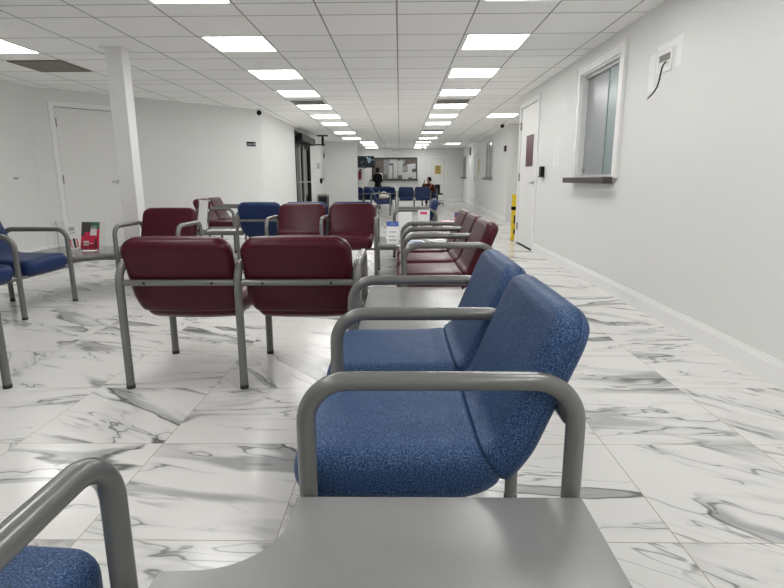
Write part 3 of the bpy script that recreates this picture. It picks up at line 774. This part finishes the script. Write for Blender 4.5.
# yellow sign standing folded at the wall end
t = thing('wet_floor_sign', 'folded yellow caution floor sign standing at the end of the right wall', 'floor sign', (1.975, 9.32, 0), 0)
bm = BM(); box(bm, -.045, .055, 0, .02, .02, .80, bev=.006); obj('front_panel', bm, M['yellow'], t)
o = obj('back_panel', bx(-.045, .055, .03, .05, .0, .80, bev=.006), M['yellow'], t)
obj('dark_band', bx(-.05, .06, -.006, .055, .53, .59), M['black'], t)
bm = BM(); box(bm, -.01, .02, -.003, -.0005, .12, .20); box(bm, -.01, .02, -.003, -.0005, .30, .44); obj('printed_mark', bm, M['darkprint'], t)
# corridor wall fittings
def onC(*a, **k): return bx(*a, T=TRR, **k)
t = thing('notice_strip', 'tall strip of small tan notices beside the corridor window', 'notice')
for i in range(6): obj('notice', onC(6.25, 6.55, -.01, -.001, 1.28+i*.08, 1.34+i*.08), M['signyellow'], t)
tag(obj('wall_fixture', onC(9.4, 9.9, -.06, -.001, 2.02, 2.34, bev=.01), M['grille']), 'small grey fixture high on the far corridor wall between the windows', 'wall fixture')
tag(obj('wall_fixture', onC(.28, .42, -.05, -.001, 1.72, 1.86, bev=.01), M['bin']), 'small dark alarm box on the corridor wall near its corner', 'wall fixture')
def dome(x, y, z, label, nrm=(0, -1, 0)):
    t = thing('security_camera', label, 'security camera', (x, y, z)); bm = BM(); cyl(bm, (0, 0, 0), (0, 0, -.03), .05, 16); obj('mount', bm, M['trim'], t, True)
    bm = BM(); ell(bm, Vector((nrm[0]*.03, nrm[1]*.03, -.07)), (.045, .045, .045)); obj('lens_ball', bm, M['black'], t, True)
dome(-2.60, 10.37, CZ, 'black ball camera at the ceiling on the corner of the angled wall')
dome(2.42, 13.2, CZ, 'black camera at the ceiling near the corridor corner on the right')
dome(1.05, 21.0+4.0, CZ2, 'black camera hanging from the far ceiling left of the yellow-signed door')
# exit-like plate on angled wall
t = thing('wall_sign', 'small black sign plate with white marks on the angled left wall', 'sign')
obj('plate', bx(3.42, 3.61, -.012, -.001, 1.675, 1.755, T=TD), M['black'], t)
bm = BM()
for i in range(5): box(bm, 3.435+i*.022, 3.450+i*.022, -.0135, -.0121, 1.70, 1.722, TD)
box(bm, 3.565, 3.595, -.0135, -.0121, 1.695, 1.735, TD); obj('white_marks', bm, M['paper2'], t)
bm = BM(); cyl(bm, (-5.165, 7.25, 1.10), (-5.12, 7.25, 1.09), .01); tube(bm, [(-5.12, 7.25, 1.09), (-5.10, 7.25, 1.11)], .008)
tag(obj('wall_hook', bm, M['chrome'], smooth=True), 'tiny metal hook on the left wall', 'hook')
# entrance fittings
t = thing('door_operator', 'black door operator with arm above the dark glass entrance', 'door operator')
obj('housing', bx(-2.60, -2.44, 13.9, 16.0, 2.02, 2.20, bev=.01), M['black'], t)
obj('end_cover', bx(-2.60, -2.43, 15.1, 15.5, 2.03, 2.19), M['bin'], t)
bm = BM(); tube(bm, [(-2.45, 16.1, 2.06), (-2.22, 16.4, 2.06)], .02); obj('arm', bm, M['black'], t)
t = thing('ceiling_bracket', 'black bracket hanging from the ceiling beside the entrance', 'bracket', (-2.28, 16.4, CZ))
bm = BM(); box(bm, -.16, .16, -.1, .1, -.03, 0); obj('plate', bm, M['black'], t); bm = BM(); cyl(bm, (0, 0, -.03), (0, 0, -.30), .035); obj('stem', bm, M['black'], t, True)
tag(obj('notice', bx(-2.618, -2.61, 17.3, 17.9, 1.40, 1.58), M['paper2']), 'grey printed notice on the wall right of the glass entrance', 'notice')
t = thing('litter_bin', 'dark grey litter bin with light rim by the entrance wall', 'bin', (-2.46, 17.55, 0))
bm = BM(); box(bm, -.14, .14, -.25, .25, 0, .56, bev=.01); obj('body', bm, M['bin'], t); obj('lid', bx(-.15, .15, -.26, .26, .56, .61, bev=.01), M['alu'], t)
obj('front_panel', bx(-.115, .115, -.256, -.2505, .08, .50), M['blackmetal'], t)
t = thing('hand_sanitizer', 'small black and chrome dispenser on the entrance wall above the bin', 'dispenser')
obj('body', bx(-2.615, -2.55, 17.9, 18.02, .94, 1.10, bev=.01), M['black'], t); obj('bracket', bx(-2.615, -2.57, 18.45, 18.6, 1.02, 1.14), M['alu'], t)
tag(obj('wall_fixture', bx(-2.615, -2.595, 18.9, 19.05, 1.80, 1.95), M['bin']), 'small grey alarm box high on the entrance wall above the bin', 'wall fixture')

# ------------------------------------------------------------------ far room
t = thing('television', 'wall-mounted black television showing a picture, left of the reception opening', 'television', (-1.64, 25.2, 1.59), math.radians(4))
obj('bezel', bx(-.42, .48, 0, .05, 0, .52, bev=.01), M['black'], t); obj('screen', bx(-.395, .455, -.003, -.0005, .03, .49), M['screen'], t)
bm = BM(); tube(bm, [(0, .05, .2), (0, .7, .2), (0, 1.38, .15)], .025); box(bm, -.1, .1, 1.36, 1.38, .0, .3); obj('wall_bracket', bm, M['grille'], t)
# notices in the reception opening
rnd = random.Random(3); q = 0
sheets = [(-.78, 1.30, .26, .78), (-.55, 1.1, .2, .62), (-.30, 1.1, .20, .9), (-.08, 1.25, .22, .70), (.12, 1.05, .30, .35), (.10, 1.45, .30, .25), (.36, 1.15, .24, .62), (.52, 1.55, .26, .25), (.60, 1.10, .20, .30), (-.5, 1.82, .3, .2), (.02, 1.78, .24, .22), (-1.0, 1.07, .18, .30)]
locs = ['tall one at left', 'second from left', 'tallest in the middle', 'right of the tallest', 'low in the middle right', 'middle right upper', 'tall at right', 'upper right', 'lower right corner', 'upper left', 'upper middle', 'lower left corner']
for (x, z, wd, ht), lc in zip(sheets, locs):
    z = max(z, bz0+.01); ht = min(ht, bz1-z-.02)
    tag(obj('notice_sheet', bx(x, x+wd, YB+.062+.001*q, YB+.066+.001*q, z, z+ht), M['paper'] if q % 5 else M['paper2']), 'white paper notice in the reception opening, '+lc, 'notice', 'notices in the reception opening'); q += 1
t = thing('fire_extinguisher', 'dark red fire extinguisher on the far wall below the television', 'fire extinguisher', (-1.93, 26.45, 1.05))
bm = BM(); tube(bm, [(0, 0, 0), (0, 0, .02), (0, 0, .38), (0, 0, .43), (0, 0, .45)], [.06, .075, .075, .04, .025], 16); obj('cylinder_body', bm, M['extred'], t, True)
bm = BM(); box(bm, -.02, .09, -.02, .02, .46, .52); tube(bm, [(.03, -.03, .47), (.09, -.06, .36), (.08, -.07, .12)], .012); obj('valve_and_hose', bm, M['black'], t)
obj('bracket', bx(-.05, .05, .07, .145, .1, .4), M['grille'], t)
t = thing('door_sign', 'yellow notice sign on the far white door', 'sign', (1.85, YB-.001, 1.30))
obj('plate', bx(-.15, .15, -.012, -.001, 0, .40), M['signyellow'], t)
bm = BM()
for i in range(4): box(bm, -.10, .10, -.0135, -.0122, .06+i*.07, .085+i*.07)
box(bm, -.06, .06, -.0135, -.0122, .33, .37); obj('dark_lines', bm, M['brown'], t)
t = thing('pale_bag', 'pale bag lying on the seat of the distant side-on blue chair', 'bag', (-.48, 16.40, .462))
bm = BM(); ell(bm, Vector((0, 0, .085)), (.16, .13, .085)); ell(bm, Vector((.07, 0, .14)), (.08, .09, .06)); obj('body', bm, M['bag'], t, True)
bm = BM(); tube(bm, smooth([(-.08, 0, .14), (-.04, 0, .22), (.04, 0, .22), (.07, 0, .17)]), .01, 8); obj('handle', bm, M['paper'], t)
t = thing('dark_bag', 'dark bag on the floor behind the legs of the far dark blue chairs', 'bag', (-1.2, 19.25, 0))
bm = BM(); ell(bm, Vector((0, 0, .13)), (.24, .14, .13)); obj('body', bm, M['coat'], t, True); bm = BM(); ell(bm, Vector((.05, -.02, .24)), (.13, .1, .07)); obj('pale_flap', bm, M['bag'], t, True)
t = thing('office_chair', 'dark office chair back beside the seated person', 'chair', (1.60, 23.1, 0))
bm = BM(); box(bm, -.11, .11, -.03, .03, .46, .84, bev=.03); obj('backrest', bm, M['black'], t)
obj('seat', bx(-.20, .20, -.42, -.02, .42, .48, bev=.02), M['black'], t)
bm = BM(); cyl(bm, (0, -.22, .08), (0, -.22, .42), .025); tube(bm, [(0, -.1, .45), (0, .0, .45), (0, .035, .6)], .02)
for i in range(5): a = i*2*PI/5; tube(bm, [(0, -.22, .09), (.24*math.cos(a), -.22+.24*math.sin(a), .05)], .018, 8); ell(bm, Vector((.24*math.cos(a), -.22+.24*math.sin(a), .027)), (.027, .027, .027), seg=8)
obj('base', bm, M['black'], t)

# ------------------------------------------------------------------ people
def remeshed(name, bm, m, parent, vox=.012):
    o = obj(name, bm, m, parent, True); md = o.modifiers.new('union', 'REMESH'); md.mode = 'VOXEL'; md.voxel_size = vox; md.use_smooth_shade = True
    sm = o.modifiers.new('soft', 'SMOOTH'); sm.iterations = 3; sm.factor = .5; return o
def lim(bm, pts, rs, n=12): tube(bm, smooth(pts, 4), [rs[0]]*0+[rs[min(int(i/4), len(rs)-1)]+(rs[min(int(i/4)+1, len(rs)-1)]-rs[min(int(i/4), len(rs)-1)])*((i % 4)/4) for i in range(4*(len(pts)-1)+1)], n)
def head(bm, c, d):
    """c centre, d facing unit (x,y)"""
    f = Vector((d[0], d[1], 0)); s = Vector((-d[1], d[0], 0)); c = Vector(c)
    Rm = Matrix((f, s, Vector((0, 0, 1)))).transposed().to_4x4()
    ell(bm, c, (.095, .075, .115), Rm); ell(bm, c+f*.03-Vector((0, 0, .055)), (.06, .05, .055), Rm)
    ell(bm, c+f*.098-Vector((0, 0, .01)), (.018, .012, .02), Rm, 8); ell(bm, c+f*.085-Vector((0, 0, .052)), (.014, .025, .008), Rm, 8)
    for q in (1, -1): ell(bm, c+s*q*.077-Vector((0, 0, .005)), (.018, .010, .03), Rm, 8)
    lim(bm, [c+Vector((0, 0, -.08))-f*.015, c+Vector((0, 0, -.2))-f*.02], [.05, .055])
    return f, s
def hand(bm, w, d, n, side=1):
    """w wrist, d finger direction, n palm normal"""
    w = Vector(w); d = Vector(d).normalized(); n = Vector(n); n = (n-d*n.dot(d)).normalized(); s = d.cross(n)*side
    tube(bm, [w, w+d*.04, w+d*.085], [.024, .034, .032], 10)
    for i, L in enumerate((.068, .078, .073, .058)):
        b = w+d*.08+s*(.027-.018*i); k = b+d*L*.5+n*.006; tube(bm, [b-d*.02, b, k, k+d*L*.38+n*.02], [.009, .009, .0085, .007], 8)
    b = w+d*.025+s*.028; tube(bm, [b, b+s*.025+d*.025+n*.006, b+s*.032+d*.058+n*.014], [.011, .010, .008], 8)
def eyes(parent, c, f, s):
    bm = BM()
    for q in (1, -1): ell(bm, Vector(c)+f*.088+s*q*.03+Vector((0, 0, .008)), (.008, .010, .006), seg=8)
    obj('eyes', bm, M['black'], parent)
# standing person at the reception opening
p = thing('person', 'standing person in a black coat with black hair at the reception opening', 'person', (-1.02, 25.5, 0)); p.scale = (.88, .88, .97)
bm = BM(); c = (0, 0, 1.50); f, s = head(bm, c, (.35, .937))
for q in (1, -1):
    lim(bm, [s*q*.09+Vector((0, 0, .85)), s*q*.10+f*.02+Vector((0, 0, .48)), s*q*.10+Vector((0, 0, .08))], [.085, .055, .038])
    tube(bm, [s*q*.10-f*.05+Vector((0, 0, .04)), s*q*.10+f*.08+Vector((0, 0, .035)), s*q*.11+f*.17+Vector((0, 0, .03))], [.035, .04, .028], 10)
ell(bm, Vector((0, 0, .92)), (.15, .12, .14)); ell(bm, Vector((0, 0, 1.12)), (.15, .11, .20)); ell(bm, Vector((0, 0, 1.26)), (.17, .10, .10))
for q in (1, -1):
    sh = s*q*.17+Vector((0, 0, 1.29)); el = s*q*.21-f*.02+Vector((0, 0, 1.02)); wr_ = s*q*.13+f*.20+Vector((0, 0, 1.07)); lim(bm, [sh, el, wr_], [.05, .042, .028]); hand(bm, wr_, f-s*q*.3, Vector((0, 0, -1)), q)
remeshed('body', bm, M['skin'], p); eyes(p, c, f, s)
bm = BM(); ell(bm, Vector((0, 0, .95)), (.175, .155, .16)); ell(bm, Vector((0, 0, .82)), (.17, .155, .14)); ell(bm, Vector((0, 0, 1.12)), (.18, .135, .22)); ell(bm, Vector((0, 0, 1.28)), (.20, .12, .10))
for q in (1, -1):
    sh = s*q*.17+Vector((0, 0, 1.29)); el = s*q*.215-f*.02+Vector((0, 0, 1.02)); wr_ = s*q*.14+f*.175+Vector((0, 0, 1.065)); lim(bm, [sh, el, wr_], [.072, .062, .046])
remeshed('coat', bm, M['coat'], p)
bm = BM()
for q in (1, -1): lim(bm, [s*q*.09+Vector((0, 0, .85)), s*q*.10+f*.02+Vector((0, 0, .48)), s*q*.10+Vector((0, 0, .09))], [.11, .078, .06])
remeshed('trousers', bm, M['jeans'], p)
bm = BM()
for q in (1, -1): tube(bm, [s*q*.10-f*.07+Vector((0, 0, .045)), s*q*.10+f*.06+Vector((0, 0, .05)), s*q*.11+f*.19+Vector((0, 0, .035))], [.042, .050, .034], 10)
remeshed('shoes', bm, M['black'], p)
bm = BM(); ell(bm, Vector(c)-f*.025+Vector((0, 0, .025)), (.105, .10, .12)); ell(bm, Vector(c)-f*.09+Vector((0, 0, .02)), (.06, .06, .06)); remeshed('hair', bm, M['hair'], p)
# seated person
SXp, SYp = 1.2075, 22.0
p = thing('person', 'seated person in a reddish-brown jacket with pale strap, one arm raised, right of the reception', 'person', (SXp-.04, SYp, 0)); p.scale = (.94, .94, .94)
bm = BM(); c = (0, -.02, 1.09); f, s = head(bm, c, (-.8, -.6))
ell(bm, Vector((0, 0, .52)), (.16, .14, .10)); ell(bm, Vector((0, .0, .70)), (.145, .11, .18)); ell(bm, Vector((0, 0, .86)), (.18, .10, .09))
for q in (1, -1):
    hp = Vector((q*.09, 0, .50)); kn = Vector((q*.11, -.42, .50)); an = Vector((q*.11, -.44, .09)); lim(bm, [hp, kn, an], [.085, .058, .038]); tube(bm, [an+Vector((0, .04, -.045)), an+Vector((0, -.1, -.05)), an+Vector((0, -.17, -.055))], [.035, .038, .026], 10)
L = [Vector((-.18, 0, .88)), Vector((-.27, -.12, .74)), Vector((-.20, -.22, .98))]; Rr = [Vector((.18, 0, .88)), Vector((.22, -.08, .64)), Vector((.10, -.26, .60))]
lim(bm, L, [.05, .042, .028]); lim(bm, Rr, [.05, .042, .028]); hand(bm, L[2], (.1, -.05, 1), (1, 0, 0), 1); hand(bm, Rr[2], (-.3, -1, 0), (0, 0, -1), 1)
remeshed('body', bm, M['skin'], p); eyes(p, c, f, s)
bm = BM(); ell(bm, Vector((0, 0, .58)), (.18, .15, .12)); ell(bm, Vector((0, 0, .72)), (.175, .135, .19)); ell(bm, Vector((0, 0, .87)), (.205, .12, .09))
lim(bm, [L[0], L[1], L[1].lerp(L[2], .85)], [.07, .062, .048]); lim(bm, [Rr[0], Rr[1], Rr[1].lerp(Rr[2], .85)], [.07, .062, .048]); remeshed('jacket', bm, M['jacket'], p)
bm = BM(); tube(bm, smooth([(.13, -.09, .93), (.06, -.145, .80), (-.03, -.16, .66), (-.10, -.14, .54)]), .022, 8); obj('strap', bm, M['strap'], p, True)
bm = BM()
for q in (1, -1): lim(bm, [Vector((q*.09, 0, .51)), Vector((q*.11, -.42, .51)), Vector((q*.11, -.44, .12))], [.10, .075, .055])
remeshed('trousers', bm, M['jeans'], p)
bm = BM()
for q in (1, -1): tube(bm, [(q*.11, -.39, .045), (q*.11, -.52, .05), (q*.11, -.63, .035)], [.042, .048, .032], 10)
remeshed('shoes', bm, M['black'], p)
bm = BM(); ell(bm, Vector(c)-f*.025+Vector((0, 0, .025)), (.105, .10, .115)); ell(bm, Vector(c)-f*.10+Vector((0, 0, .03)), (.055, .055, .055)); remeshed('hair', bm, M['hair'], p)
